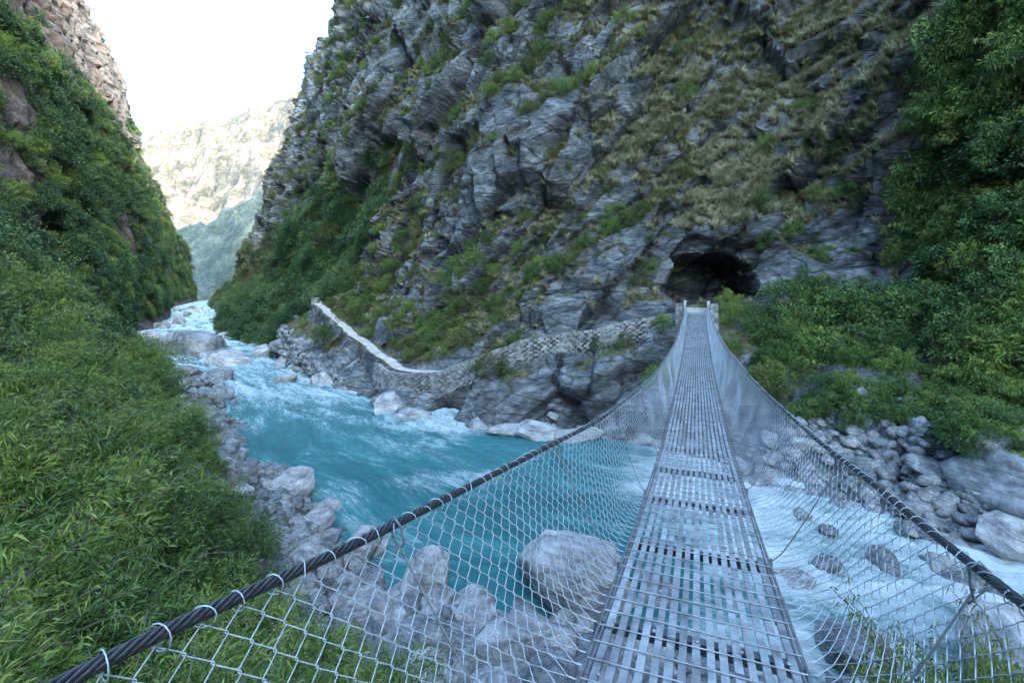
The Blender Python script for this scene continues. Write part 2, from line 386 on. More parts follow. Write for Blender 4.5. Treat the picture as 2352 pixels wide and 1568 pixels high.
veg*=ss(.9,2.0,P2[:,2]+fbm(P*.4,2)*1.2)
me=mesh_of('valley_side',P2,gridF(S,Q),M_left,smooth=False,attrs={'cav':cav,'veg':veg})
obj('valley_side',me,kind='structure',label='steep green valley side rising to brown rock cliffs',category='hillside')
L_=dict(G=G2,N=N2,row=rq,veg=veg.reshape(S,Q))
LP=P2[(P2[:,1]<20)&(P2[:,1]>-2)]
def groundz(x_,y_): return LP[np.argmin((LP[:,0]-x_)**2+(LP[:,1]-y_)**2),2]
# ---------------------------------------------------------------- far mountains
def hill(name,x0,x1,y0,y1,nx,ny,zf,mat,label):
    X,Y=np.meshgrid(np.linspace(x0,x1,nx),np.linspace(y0,y1,ny),indexing='ij');p=np.stack([X.ravel(),Y.ravel(),0*X.ravel()],1)
    p[:,2]=zf(p);me=mesh_of(name,p,gridF(nx,ny),mat,smooth=False)
    return obj(name,me,kind='structure',label=label,category='mountain')
def zf1(p):
    v=(p[:,1]-470)/430;r=np.interp(p[:,0],[-1000,-670,-629,-548,-467,-394,-250,100],[80,232,276,313,342,357,400,460])
    return r*np.clip(v,0,1)**.9+ (ridged(p*.007,6)-.6)*110*ss(0,.3,v)*(1-.6*ss(.8,1,v))+fbm(p*.05,3)*11-40*(1-ss(0,.1,v))
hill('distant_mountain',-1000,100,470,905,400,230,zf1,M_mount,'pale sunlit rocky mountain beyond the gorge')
def zf2(p):
    v=(p[:,1]-328)/90;r=np.interp(p[:,0],[-420,-330,-282,-248,-218,-160,-60],[34,42,54,70,88,112,150])
    return r*np.clip(v,0,1)**.8+(ridged(p*.02,5)-.6)*26*ss(0,.4,v)+fbm(p*.12,3)*4+1-4*(1-ss(0,.04,v))
hill('haze_tinted_ridge',-420,-60,322,421,300,100,zf2,M_ridge,'wooded ridge in shade, blue green haze put into its colour')
# ---------------------------------------------------------------- river
pairs=[((-211,321),(-190,328)),((-153,219),(-139,223)),((-101,143),(-85,143)),((-69,92),(-54,91)),((-50,67),(-34.5,71.4)),((-38.5,57.5),(-27.5,58)),((-27.4,47.7),(-17,44.5)),((-18,33.8),(-6.7,35)),((-13.1,25.6),(-2,30.5)),((-8.9,21.7),(3,29)),((-4,16.2),(6.8,28)),((1.5,13.7),(9.1,24)),((6.7,11.9),(12,20.5)),((11.5,9.5),(15.6,16.9)),((14.5,5.5),(20,8)),((18,-6),(24,-2)),((24,-30),(31,-28))]
pl=np.array([p[0] for p in pairs],float);pr=np.array([p[1] for p in pairs],float)
ctr=(pl+pr)/2;sd=np.concatenate([[0],np.cumsum(np.linalg.norm(np.diff(ctr,axis=0),axis=1))])
q=[];s=0
while s<sd[-1]:
    c=pchip(sd,ctr,[s])[0];q.append(s);s+=max(.1,math.hypot(*c)*.005) if c[1]>0 else 1
qs=np.array(q);Lq=pchip(sd,pl,qs);Rq=pchip(sd,pr,qs)
ac=np.linspace(-.22,1.22,150)
XY=Lq[:,None]*(1-ac[None,:,None])+Rq[:,None]*ac[None,:,None]
wd=np.linalg.norm(Rq-Lq,axis=1)
flow=np.stack([np.broadcast_to(qs[:,None],XY.shape[:2]),ac[None]*wd[:,None],np.zeros(XY.shape[:2])],2).reshape(-1,3)
p=np.concatenate([XY,np.zeros(XY.shape[:2]+(1,))],2).reshape(-1,3)
x,y=p[:,0],p[:,1]
foam=.19+.34*ss(26,42,y)+.08*ss(60,90,y)+ .6*ss(3.5,10.5,x-.28*(y-20))
foam+= .4*np.exp(-((x+5)**2+((y-31)/1.2)**2)/12)+.4*np.exp(-((x+3.2)**2/14+(y-22.5)**2/2.))+.4*np.exp(-((x-7)**2/8+(y-22)**2/12))
foam-= .12*np.exp(-((x-1)**2+(y-25.5)**2)/16)
foam+=.38*fbm(flow*np.array([.12,.35,1]),3)
rough_w=ss(.2,.9,foam)
f2=flow*np.array([.42,1.1,1])+np.stack([fbm(flow*.3,2),fbm(flow*.3+7,2),0*x],1)*1.2
wave=fbm(f2*.9,4)*(.16+.36*rough_w)+(ridged(f2*.35,3)-.6)*.36*(.2+rough_w)+np.abs(fbm(f2*2.6+4,3))*.2*rough_w+fbm(f2*6,2)*.06*rough_w
p[:,2]=wave
t=NT('turquoise_glacial_water')
fl=t.attr('flow','Vector')
n1=t.noise(t.mapv(fl,(.3,1,1)),.55,6,.65,1.1);n2=t.noise(t.mapv(fl,(.4,1.3,1)),2.6,8,.78,1.3)
v=t.math('ADD',t.math('MULTIPLY',n1,.42),t.math('MULTIPLY',n2,.58))
v=t.math('ADD',v,t.math('MULTIPLY',t.math('SUBTRACT',t.attr('crest'),.5),.3))
v=t.math('ADD',v,t.math('MULTIPLY',t.math('SUBTRACT',t.attr('foam'),.5),.4))
fm=t.ramp(v,[(.43,0.),(.51,.25),(.6,.72),(.74,1.)])
teal=t.ramp(n1,[(.3,(.012,.125,.14)),(.55,(.035,.23,.25)),(.75,(.09,.35,.36))])
cc=t.mix(fm,teal,(.7,.81,.84))
t.bump(n2,.8,.3)
t.setc(cc,.2);t.L(t.math('ADD',t.math('MULTIPLY',fm,.5),.16),t.b.inputs['Roughness'])
me=mesh_of('river',p,gridF(len(qs),len(ac)),t.m,attrs={'flow':flow,'foam':np.clip(foam,0,1.1),'crest':np.clip(.5+p[:,2]*1.,0,1)})
obj('river',me,kind='structure',label='turquoise glacial river with white rapids',category='river')
g=np.array([[-3000,-3000,-3.],[3000,-3000,-3.],[3000,3000,-3.],[-3000,3000,-3.]])
obj('ground',mesh_of('ground',g,[[0,1,2,3]],simple('river_bed_gravel',(.2,.2,.19),.95,0,.4,.3)),kind='structure',label='gravel ground beneath the gorge',category='ground')
# ---------------------------------------------------------------- trail + retaining wall
EZ=np.array([0,0,1.])
tn=np.stack([-tang[:,1],tang[:,0]],1)
off=np.linspace(-1,1,5)
TG=np.stack([np.concatenate([TRF[:,:2]+tn*(o*(.46+.16*fbm(TRF*1.2+np.sign(o)*3,3)))[:,None],(TRF[:,2]+.06-.03*abs(o)+.03*fbm(TRF*2+o,2))[:,None]],1) for o in off],1)
obj('trail',mesh_of('trail',TG.reshape(-1,3),gridF(len(TRF),5),M_trail),kind='structure',label='pale dirt footpath running along the cliff foot',category='path')
def masonry(a,c,ax,size,r=None):
    nx=max(1,round(size[0]/.3));ny=max(1,round(size[1]/.3));nzz=max(1,round(size[2]/.18))
    a.add(boxV(np.array(c)+ax[2]*size[2]*.49,ax,np.array(size)*.45),BF,0.)
    for k in range(nzz):
        for i in range(nx):
            for j in range(ny):
                if 0<i<nx-1 and 0<j<ny-1: continue
                pos=np.array(c)+ax[0]*((i+.5)/nx-.5)*size[0]+ax[1]*((j+.5)/ny-.5)*size[1]+ax[2]*(k+.5)/nzz*size[2]
                h=np.array([size[0]/nx,size[1]/ny,size[2]/nzz])*.5*rng.uniform(.85,1.02,3)
                V=boxV(pos,ax,h)+rng.normal(0,.015,(8,3));a.add(V,BF)
wallA=Acc()
i0=int(np.argmin(np.abs(TRF[:,1]-42.)));i1=int(np.argmin(np.linalg.norm(TRF[:,:2]-np.array([10.6,34.3]),axis=1)))
SP=.32
sarc=np.linspace(tq[i0],tq[i1],int((tq[i1]-tq[i0])/SP))
C_=np.stack([np.interp(sarc,tq,TRF[:,a_]) for a_ in range(3)],1);TT=np.gradient(C_[:,:2],axis=0);TT/=np.linalg.norm(TT,axis=1)[:,None];SL=np.gradient(C_[:,2])/SP
par=np.interp(C_[:,0],[-11,-8,-6,-2,8,9,11],[-.35,-.02,.1,.38,.42,.3,.05])+.03*fbm(C_*.8,2)
NNo=np.stack([TT[:,1],-TT[:,0]],1)
bk=np.stack([np.column_stack([C_[:,:2]+NNo*o_,C_[:,2]+par+dz_]) for o_,dz_ in ((.55,-.4),(.6,-.12),(.72,-.12),(.82,-2.1))],1)
wallA.add(bk.reshape(-1,3),gridF(len(C_),4),0.)
for kk in range(11):
    for i in range(len(C_)):
        f=i+(.5 if kk%2 else 0)+rng.normal(0,.08)
        c=np.array([np.interp(f,np.arange(len(C_)),C_[:,a_]) for a_ in range(3)])
        ii=min(int(f),len(C_)-1);tx=np.array([*TT[ii],SL[ii]]);ty=np.array([TT[ii][1],-TT[ii][0],0])
        z=c[2]+par[ii]-.1-.165*kk+rng.normal(0,.01)
        o_=.78+.02*kk+rng.normal(0,.015)
        V=boxV([c[0]+ty[0]*o_,c[1]+ty[1]*o_,z],[tx,ty,EZ],(.155*rng.uniform(.8,1.05),.14*rng.uniform(.9,1.15),.08*rng.uniform(.8,1.)))
        V=V+rng.normal(0,.013,(8,3))
        wallA.add(V,BF,rng.uniform(.25,1))
V,F=wallA.get();obj('stone_retaining_wall',mesh_of('stone_retaining_wall',V,F,M_stone,smooth=False,attrs=wallA.tint()),label='long grey dry stone wall holding up the footpath',category='wall')
ca=Acc();masonry(ca,(-25.2,62,6.7),np.eye(3),(.8,.8,1.0));V,F=ca.get()
obj('stone_cairn',mesh_of('stone_cairn',V,F,M_stone,smooth=False,attrs=ca.tint()),label='small square stone pillar at the top of the path',category='cairn')
# ---------------------------------------------------------------- bridge
def BP(s,l,dz):
    s,l,dz=np.broadcast_arrays(np.asarray(s,float),np.asarray(l,float),np.asarray(dz,float))
    return np.stack([s*SA+l*CA,s*CA-l*SA,EYE+dz],-1)
dk=([-3,-1,2,5,9,16,24,30,33],[1.3,1.42,1.75,2.12,2.45,2.6,2.33,1.88,1.62])
def deckz(s): return -pchip(dk[0],np.array(dk[1]),np.atleast_1d(s))
rd=([-3,.65,1.3,1.9,3,5,10,16,24,33],[.6,.82,.9,.97,1.1,1.3,1.58,1.66,1.48,1.08])
ll=([-3,.65,1.3,1.6,2.9,5,10,16,24,33],[-1.45,-1.22,-1.15,-1.12,-1.03,-.86,-.68,-.6,-.6,-.66])
lr=([-3,.65,1.5,2.3,3.5,5,10,16,24,33],[1.2,1.0,.95,.94,.96,.94,.86,.74,.66,.7])
def railz(s): return -pchip(rd[0],np.array(rd[1]),np.atleast_1d(s))
def raill(s,side): t_=ll if side<0 else lr; return pchip(t_[0],np.array(t_[1]),np.atleast_1d(s))
HW=.47
def sidepos(s,v,sd_,extra=0.):
    s=np.asarray(s,float);v=np.broadcast_to(v,s.shape)
    zt=railz(s.ravel()).reshape(s.shape)-.02;zb=deckz(s.ravel()).reshape(s.shape)-.03
    lt=raill(s.ravel(),sd_).reshape(s.shape);lb=sd_*(HW+.05)
    e=1-.5*(1-ss(6,16,s))
    return BP(s,lb+(lt-lb)*np.power(np.clip(v,0,1),e)+extra,zb+(zt-zb)*v)
bridge=bpy.data.objects.new('suspension_bridge',None);col.objects.link(bridge)
o0=BP(0,0,-1.6);bridge.location=tuple(o0)
bridge['label']='narrow steel suspension footbridge with chain link sides across the river';bridge['category']='bridge'
def bpart(name,me,**k):
    me.transform(Matrix.Translation(-Vector(o0)))
    return obj(name,me,parent=bridge,**k)
d=Acc()
DS0,DS1=-2.5,33.1;pan=.93
ns=15;wst=2*HW/ns
s=DS0;kk=0
while s<DS1-.05:
    e=min(s+pan,DS1);pz=rng.normal(0,.003);pt=rng.uniform(.3,.8)
    for i in range(ns):
        segs=[(s+.004,e-.004)]
        if (i*2+kk)%5==0: m_=s+pan*rng.uniform(.25,.75);segs=[(s+.004,m_-.014),(m_+.014,e-.004)]
        l=-HW+(i+.5)*wst+rng.normal(0,.0015)
        for a_,b_ in segs:
            za,zb=deckz([a_,b_])+rng.normal(0,.0015)+pz
            hw=wst*.5*rng.uniform(.56,.66)
            V=np.concatenate([BP([a_,a_,b_,b_],[l-hw,l+hw,l-hw,l+hw],[za,za,zb,zb]),BP([a_,a_,b_,b_],[l-hw,l+hw,l-hw,l+hw],[za-.02,za-.02,zb-.02,zb-.02])])
            d.add(V,[[0,1,3,2],[4,6,7,5],[0,4,5,1],[2,3,7,6],[0,2,6,4],[1,5,7,3]],np.clip(pt+rng.normal(0,.25),0,1))
    s=e;kk+=1
V,F=d.get();bpart('walkway_plank_panel',mesh_of('walkway_plank_panel',V,F,M_steel,smooth=False,attrs=d.tint()))
sr=np.arange(DS0,DS1,.155);P_=np.stack([BP(sr,l,deckz(sr)+.008+rng.normal(0,.0015,len(sr))) for l in (-HW-.02,-.2,.2,HW+.02)],1)
V,F=tubes(P_,.004,6);d=Acc();d.add(V,F,.5)
for b0 in np.arange(DS0,DS1,.465):
    for l in np.linspace(-HW+.05,HW-.05,5):
        c=BP(b0+.06,l,deckz(b0+.06)[0]+.006);V,F=tubes(np.array([c,c+[0,0,.006],c+[0,0,.0062]]),[[.011,.011,.001]],6);d.add(V,F,.3)
V,F=d.get();bpart('cross_rod_grid',mesh_of('cross_rod_grid',V,F,M_steel,attrs=d.tint()))
for b0 in np.arange(DS0+.3,DS1,1.24):
    z_=deckz(b0)[0]-.065
    bpart('cross_beam',mesh_of('cross_beam',boxV(BP(b0,0,z_),[BP(1,0,0)-BP(0,0,0),BP(0,1,0)-BP(0,0,0),EZ],(.025,HW+.04,.03)),BF,M_dark,smooth=False))
sq=np.arange(DS0,33.2,.2)
for sd_ in (-1,1):
    P_=np.stack([BP(sq,sd_*(HW+off_),deckz(sq)-.04) for off_ in (.01,.035)],0)
    V,F=tubes(P_,.010,8);bpart('main_cable',mesh_of('main_cable',V,F,M_dark))
for sd_ in (-1,1):
    ss_=np.arange(-2.5,33.01,.02)
    c=BP(ss_,raill(ss_,sd_),railz(ss_))
    tt=np.gradient(c,axis=0);tt/=np.linalg.norm(tt,axis=1)[:,None]
    n_=np.cross(tt,EZ);n_/=np.linalg.norm(n_,axis=1)[:,None];b_=np.cross(n_,tt)
    st=[]
    for k in range(6):
        ph=ss_*2*np.pi/.2+k*np.pi/3;st.append(c+.0115*(np.cos(ph)[:,None]*n_+np.sin(ph)[:,None]*b_))
    V,F=tubes(np.array(st),.007,5);bpart('handrail_cable',mesh_of('handrail_cable',V,F,M_rope))
tdir=BP(1,0,0)-BP(0,0,0);ndir=BP(0,1,0)-BP(0,0,0)
for sd_ in (-1,1):
    p0=.052;s0=-2.4;nc=int((33-s0)/p0);nr=17
    k=np.arange(nc)[:,None];j=np.arange(nr+1)[None,:]
    odd=(j+k)%2==1
    base=s0+k*p0
    sgm=[];vm=[];ex=[]
    for dv in (-.05,.05):
        sgm.append(base+np.where(odd,p0*1.04,-.04*p0));vm.append((j+dv)/nr+0*k);ex.append(np.where(odd,.003,-.003))
    sg=np.stack(sgm,2).reshape(nc,-1);v=np.stack(vm,2).reshape(nc,-1);ex=np.stack(ex,2).reshape(nc,-1)
    v=np.clip(v,0,1)
    sg=sg+.02*pn(np.stack([sg.ravel()*1.5,v.ravel()*3,0*sg.ravel()],1)).reshape(sg.shape)
    wob=.04*pn(np.stack([sg.ravel()*.9,v.ravel()*2,0*sg.ravel()+sd_],1)).reshape(sg.shape)*np.sin(np.pi*v)
    P_=sidepos(sg,v,sd_,wob+ex)
    V,F=tubes(P_,.0021,4)
    kc=np.arange(0,nc,2);sc=s0+kc*p0+p0+rng.normal(0,.008,len(kc))
    c=BP(sc,raill(sc,sd_),railz(sc));an=np.linspace(0,2*np.pi,12,endpoint=False)
    rr_=rng.uniform(.022,.034,len(kc));tl=rng.normal(0,.7,len(kc))
    ring=c[:,None]+rr_[:,None,None]*(np.cos(an)[None,:,None]*ndir+np.sin(an)[None,:,None]*EZ)+(tl*rr_)[:,None,None]*np.cos(an)[None,:,None]*tdir-np.array([0,0,.008])
    a=Acc();a.add(V,F);a.add(*tubes(ring,.0021,4,closed=True))
    V,F=a.get();bpart('wire_mesh_side',mesh_of('wire_mesh_side',V,F,M_wire))
    for s_ in np.arange(1.62 if sd_<0 else 2.2,32.5,1.86):
        vv=np.linspace(.94,0,14);body=sidepos(np.full(14,s_),vv,sd_,.0);lin_=body[0]+(body[-1]-body[0])*np.linspace(0,1,14)[:,None];body=body*.3+lin_*.7
        top=BP(s_,raill(s_,sd_)[0],railz(s_)[0]+.0);mid=body[0]
        hook=np.array([mid-ndir*.02-EZ*.06,mid+ndir*.028,top+ndir*.03,top+EZ*.032,top-ndir*.03,mid-ndir*.012,mid-EZ*.05])
        a=Acc();a.add(*tubes(hook,.0048,6));a.add(*tubes(body,.0042,6));a.add(*tubes(np.array([body[-1]-EZ*.04,body[-1]+EZ*.02]),.01,6))
        V,F=a.get();bpart('suspender_rod',mesh_of('suspender_rod',V,F,M_rod))
axb=[tdir,ndir,EZ]
M_post=simple('pale_painted_steel',(.62,.65,.67),.5,.1,.2,6)
for sd_ in (-1,1):
    e=bpy.data.objects.new('bridge_pylon',None);col.objects.link(e);base=BP(33.15,sd_*.74,-2.9);e.location=tuple(base)
    e['label']='short steel post on a rubble stone pier holding the bridge cables';e['category']='bridge pylon';e['group']='pylons at the bridge end'
    a=Acc();masonry(a,BP(33.6,sd_*1.05,-2.9)-base,axb,(.8,.45,1.85));V,F=a.get();obj('stone_pier',mesh_of('stone_pier',V,F,M_stone,smooth=False,attrs=a.tint()),parent=e)
    a=Acc()
    for q_ in (-.07,.07): a.add(boxV(BP(33.15+q_,sd_*.7,-1.85)-base,axb,(.02,.07,.95)),BF)
    a.add(boxV(BP(33.15,sd_*.7,-1.85)-base,axb,(.05,.012,.93)),BF)
    a.add(boxV(BP(33.15,sd_*.7,-.88)-base,axb,(.12,.1,.02)),BF)
    V,F=a.get();obj('steel_post',mesh_of('steel_post',V,F,M_post,smooth=False),parent=e)
a=Acc()
for i in range(4): a.add(boxV(BP(33.5+i*.35,0,-2.16+i*.1),axb,(.175,.6,.5)),BF)
V,F=a.get();obj('concrete_step',mesh_of('concrete_step',V,F,simple('pale_concrete',(.45,.45,.43),.9,0,.25,5),smooth=False),label='pale concrete steps leaving the bridge deck',category='steps')
a=Acc();masonry(a,BP(34.,0,-4.6),axb,(1.8,2.6,2.5));V,F=a.get()
obj('stone_abutment',mesh_of('stone_abutment',V,F,M_stone,smooth=False,attrs=a.tint()),label='rubble stone abutment under the end of the footbridge',category='abutment')
# ---------------------------------------------------------------- plants
def leafquads(c,d,L,W,r):
    n=len(c);d=d/(np.linalg.norm(d,axis=1)[:,None]+1e-9);sdv=np.cross(d,r.normal(size=(n,3)));sdv/=np.linalg.norm(sdv,axis=1)[:,None]+1e-9
    L=L[:,None];W=W[:,None]
    V=np.stack([c,c+d*L*.42+sdv*W/2,c+d*L-np.array([0,0,.18])*L,c+d*L*.42-sdv*W/2],1).reshape(-1,3)
    return V,np.arange(4*n).reshape(n,4)
def make_bush(seed,R,H,ncl,nl,L,W,droop,up=.3,stems=10,mat=None,clr=(.22,.42),name='shrub',zmin=.1,whips=0):
    r=np.random.default_rng(seed);a=Acc();tint=[]
    th_=r.uniform(0,2*np.pi,ncl);zz_=r.uniform(0.0,1,ncl);rad=np.sqrt(1-zz_**2*.85)*r.uniform(.45,1,ncl)
    cc=np.stack([np.cos(th_)*rad*R,np.sin(th_)*rad*R,zmin*H+zz_*H*.85*r.uniform(.7,1.1,ncl)],1)
    for c in cc:
        m_=int(nl/ncl*r.uniform(.5,1.5));cr=r.uniform(*clr)*R
        dd=r.normal(size=(m_,3));dd/=np.linalg.norm(dd,axis=1)[:,None];rr=cr*r.random(m_)**.45
        pos=c+dd*rr[:,None]*np.array([1,1,.75])
        ld=dd*.8+c/(np.linalg.norm(c)+1e-6)*.5+np.array([0,0,up])-np.array([0,0,droop])*r.random(m_)[:,None]+r.normal(0,.35,(m_,3))
        V,F=leafquads(pos,ld,L*r.uniform(.6,1.3,m_),W*r.uniform(.7,1.2,m_),r);a.add(V,F)
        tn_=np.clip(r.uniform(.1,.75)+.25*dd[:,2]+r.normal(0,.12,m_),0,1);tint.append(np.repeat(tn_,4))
    paths=[]
    for i in range(whips):
        an=r.uniform(0,6.28);o=np.array([math.cos(an),math.sin(an),0]);hL=H*r.uniform(.9,1.55);t_=np.linspace(0,1,8)[:,None]
        path=o*(t_**2)*R*r.uniform(.4,1.3)+EZ*hL*(t_-.3*t_**3);paths.append(path)
        m_=70;tt=r.uniform(.3,1,m_);pos=np.stack([np.interp(tt,t_[:,0],path[:,k]) for k in range(3)],1)+r.normal(0,.03,(m_,3))
        V,F=leafquads(pos,o*.6+r.normal(0,.7,(m_,3))-EZ*.3,L*1.1*r.uniform(.6,1.2,m_),W*r.uniform(.7,1.1,m_),r);a.add(V,F);tint.append(np.repeat(np.clip(r.uniform(.4,.95)+r.normal(0,.1,m_),0,1),4))
    nf=len(a.F)
    for path in paths: V,F=tubes(path,[np.linspace(.01,.003,8)],3);a.add(V,F);tint.append(np.ones(len(V)))
    for i in range(min(stems,ncl)):
        e=cc[i];P_=np.array([[0,0,-.15*H],e*np.array([.3,.3,.45]),e*.9]);V,F=tubes(P_,[[.022*R,.015*R,.005*R]],4);a.add(V,F);tint.append(np.zeros(len(V)))
    V,F=a.get();mi=[0]*nf+[1]*(len(F)-nf)
    return mesh_of(name,V,F,[mat,M_bark],smooth=False,attrs={'tint':np.concatenate(tint)},midx=mi)
def make_blades(seed,n,L,W,spread,arch,mat,R=.12,name='grass_tuft'):
    r=np.random.default_rng(seed);th_=r.uniform(0,2*np.pi,n);k=5
    out=np.stack([np.cos(th_),np.sin(th_),0*th_],1);b=out*(r.random(n)*R)[:,None]
    sp=spread*r.uniform(.2,1.2,n);Ln=L*r.uniform(.5,1.1,n);t_=np.linspace(0,1,k)
    P_=b[:,None]+out[:,None]*(sp*Ln)[:,None,None]*(t_**1.6)[None,:,None]+EZ*(Ln[:,None]*(t_-arch*r.uniform(.5,1.2,n)[:,None]*t_**2.5))[...,None]
    sdv=np.stack([-out[:,1],out[:,0],0*th_],1);w=W*np.array([.7,1,.85,.55,.05])
    V=np.stack([P_-sdv[:,None]*w[None,:,None],P_+sdv[:,None]*w[None,:,None]],2)
    idx=np.arange(n*k*2).reshape(n,k,2);F=np.stack([idx[:,:-1,0],idx[:,:-1,1],idx[:,1:,1],idx[:,1:,0]],-1).reshape(-1,4)
    return mesh_of(name,V.reshape(-1,3),F,mat,attrs={'tint':np.repeat(np.clip(r.random(n),0,1),k*2)})
bushD=[make_bush(10+i,1.,1.3,30,2400,.11,.055,.5,mat=M_leafD,stems=5) for i in range(3)]
bushT=[make_bush(12+i,1.,1.3,26,2200,.12,.05,.6,mat=M_leafT,stems=5,clr=(.2,.36)) for i in range(2)]
bushF=[make_bush(15+i,1.,1.1,22,1400,.14,.05,.5,mat=M_leafF,stems=5) for i in range(3)]
bushB=[make_bush(20+i,1.,1.2,28,4600,.095,.016,1.1,mat=M_leafB,name='bamboo',clr=(.18,.34),whips=20) for i in range(4)]
bushBf=[make_bush(25+i,1.,1.2,28,1900,.17,.03,1.0,mat=M_leafB,name='bamboo',clr=(.2,.36),stems=5,whips=8) for i in range(2)]
grassY=[make_blades(30+i,80,.8,.013,.6,.5,M_grass) for i in range(2)]
grassG=[make_blades(40+i,60,1.1,.006,.45,.4,M_grassG) for i in range(2)]
def rock_mesh(seed,sub,mat,name='boulder'):
    import bmesh
    bm=bmesh.new();bmesh.ops.create_icosphere(bm,subdivisions=sub,radius=1);V=np.array([v.co[:] for v in bm.verts]);F=[[v.index for v in f.verts] for f in bm.faces];bm.free()
    r=np.random.default_rng(seed)
    for k in range(20):
        n=r.normal(size=3);n/=np.linalg.norm(n);dd=r.uniform(.56,.92);x_=V@n-dd;V=V-np.clip(x_,0,None)[:,None]*n*.9
    V=V*r.uniform(.8,1.2,3)*np.array([1,1,.85])*1.08
    V*=(1+.16*fbm(V*1.1+seed*7,3)+.08*fbm(V*3+seed,3)+.035*fbm(V*9,2))[:,None]
    return mesh_of(name,V,F,mat)
rocks=[rock_mesh(50+i,4,M_boulder if i%2 else M_pale) for i in range(8)]
rocksS=[rock_mesh(70+i,2,M_boulder if i%3==0 else M_pale,'river_stone') for i in range(4)]
# ---------------------------------------------------------------- sampling
def sample(D,n,wf,seed):
    r=np.random.default_rng(seed);G,Nn=D['G'],D['N'];a=G[:-1,:-1];b=G[1:,:-1];c=G[:-1,1:]
    area=np.linalg.norm(np.cross(b-a,c-a),axis=2)
    rowp=np.broadcast_to((D['row'][:-1])[None],area.shape)
    w=area*wf(a,Nn[:-1,:-1],rowp,{k:v[:-1,:-1] for k,v in D.items() if k in('veg','forest','farb')})
    w=np.clip(w,0,None).ravel();w/=w.sum()
    i=r.choice(len(w),n,p=w);ii,jj=np.unravel_index(i,area.shape);u_,v_=r.random(n)[:,None],r.random(n)[:,None]
    p=G[ii,jj]*(1-u_)*(1-v_)+G[ii+1,jj]*u_*(1-v_)+G[ii,jj+1]*(1-u_)*v_+G[ii+1,jj+1]*u_*v_
    return p,Nn[ii,jj]
def cd(a): return np.hypot(a[...,0],a[...,1])+1
def infront(a): return (a[...,1]>1.5)&(np.abs(a[...,0])<1.35*a[...,1]+4)
def gn_scatter(name,pts,eul,scl,idx,protos,label,category):
    me=bpy.data.meshes.new(name);me.from_pydata(pts.tolist(),[],[])
    at=me.attributes.new('rot','FLOAT_VECTOR','POINT');at.data.foreach_set('vector',eul.astype(np.float32).ravel())
    at=me.attributes.new('scl','FLOAT_VECTOR','POINT');at.data.foreach_set('vector',scl.astype(np.float32).ravel())
    for k in range(len(protos)):
        at=me.attributes.new('sel%d'%k,'BOOLEAN','POINT');at.data.foreach_set('value',(idx==k))
    o=obj(name,me,kind='stuff',label=label,category=category)
    tr=bpy.data.node_groups.new(name,'GeometryNodeTree')
    tr.interface.new_socket('Geometry',in_out='INPUT',socket_type='NodeSocketGeometry');tr.interface.new_socket('Geometry',in_out='OUTPUT',socket_type='NodeSocketGeometry')
    gi=tr.nodes.new('NodeGroupInput');go=tr.nodes.new('NodeGroupOutput');jn=tr.nodes.new('GeometryNodeJoinGeometry')
    def na(n,dt):
        x_=tr.nodes.new('GeometryNodeInputNamedAttribute');x_.data_type=dt;x_.inputs['Name'].default_value=n
        return [q for q in x_.outputs if q.enabled and q.name=='Attribute'][0]
    er=tr.nodes.new('FunctionNodeEulerToRotation');tr.links.new(na('rot','FLOAT_VECTOR'),er.inputs[0]);sc=na('scl','FLOAT_VECTOR')
    for k,pr_ in enumerate(protos):
        ip=tr.nodes.new('GeometryNodeInstanceOnPoints');oi=tr.nodes.new('GeometryNodeObjectInfo');oi.transform_space='ORIGINAL'
        oi.inputs['Object'].default_value=pr_;oi.inputs['As Instance'].default_value=True
        tr.links.new(gi.outputs[0],ip.inputs['Points']);tr.links.new(na('sel%d'%k,'BOOLEAN'),ip.inputs['Selection']);tr.links.new(oi.outputs['Geometry'],ip.inputs['Instance'])
        tr.links.new(er.outputs[0],ip.inputs['Rotation']);tr.links.new(sc,ip.inputs['Scale']);tr.links.new(ip.outputs[0],jn.inputs[0])
    tr.links.new(jn.outputs[0],go.inputs[0])
    md=o.modifiers.new('scatter','NODES');md.node_group=tr
    return o
def plants(name,meshes,pts,nrm,size,nind,stuffname,label,category,group,tilt=.3,seed=0,stufflabel=None,sink=.1):
    r=np.random.default_rng(seed+99);n=len(pts)
    order=np.argsort(np.linalg.norm(pts-np.array([0,0,9]),axis=1));pts=pts[order];nrm=nrm[order];size=size[order]
    eul=np.stack([-nrm[:,1]*tilt+r.normal(0,.08,n),nrm[:,0]*tilt+r.normal(0,.08,n),0*r.uniform(0,1,n)],1)
    yaw=r.uniform(0,6.28,n)
    E=np.array([ (Euler((a_,b_,0)).to_matrix()@Matrix.Rotation(y_,3,'Z')).to_euler()[:] for a_,b_,y_ in zip(eul[:,0],eul[:,1],yaw)])
    scl=size[:,None]*r.uniform(.85,1.2,(n,3));pts=pts-np.array([0,0,1])*(sink*size)[:,None];idx=r.integers(0,len(meshes),n)
    made={}
    for i in range(min(nind,n)):
        o=bpy.data.objects.new(name,meshes[idx[i]]) if idx[i] not in made else made[idx[i]].copy()
        col.objects.link(o);o.location=pts[i];o.rotation_euler=E[i];o.scale=scl[i]
        o['label']=label;o['category']=category;o['group']=group
        made.setdefault(idx[i],o)
    if n>nind:
        pr_=[made[k] for k in sorted(made)];mp={k:i for i,k in enumerate(sorted(made))}
        id2=np.array([mp.get(v,0) for v in idx[nind:]])
        gn_scatter(stuffname,pts[nind:],E[nind:],scl[nind:],id2,pr_,stufflabel or label,category)
def rr(n,a,b,seed,pw=1.): return a+(b-a)*np.random.default_rng(seed).random(n)**pw
def lat(a): return np.abs(a[...,0]*CA-a[...,1]*SA)
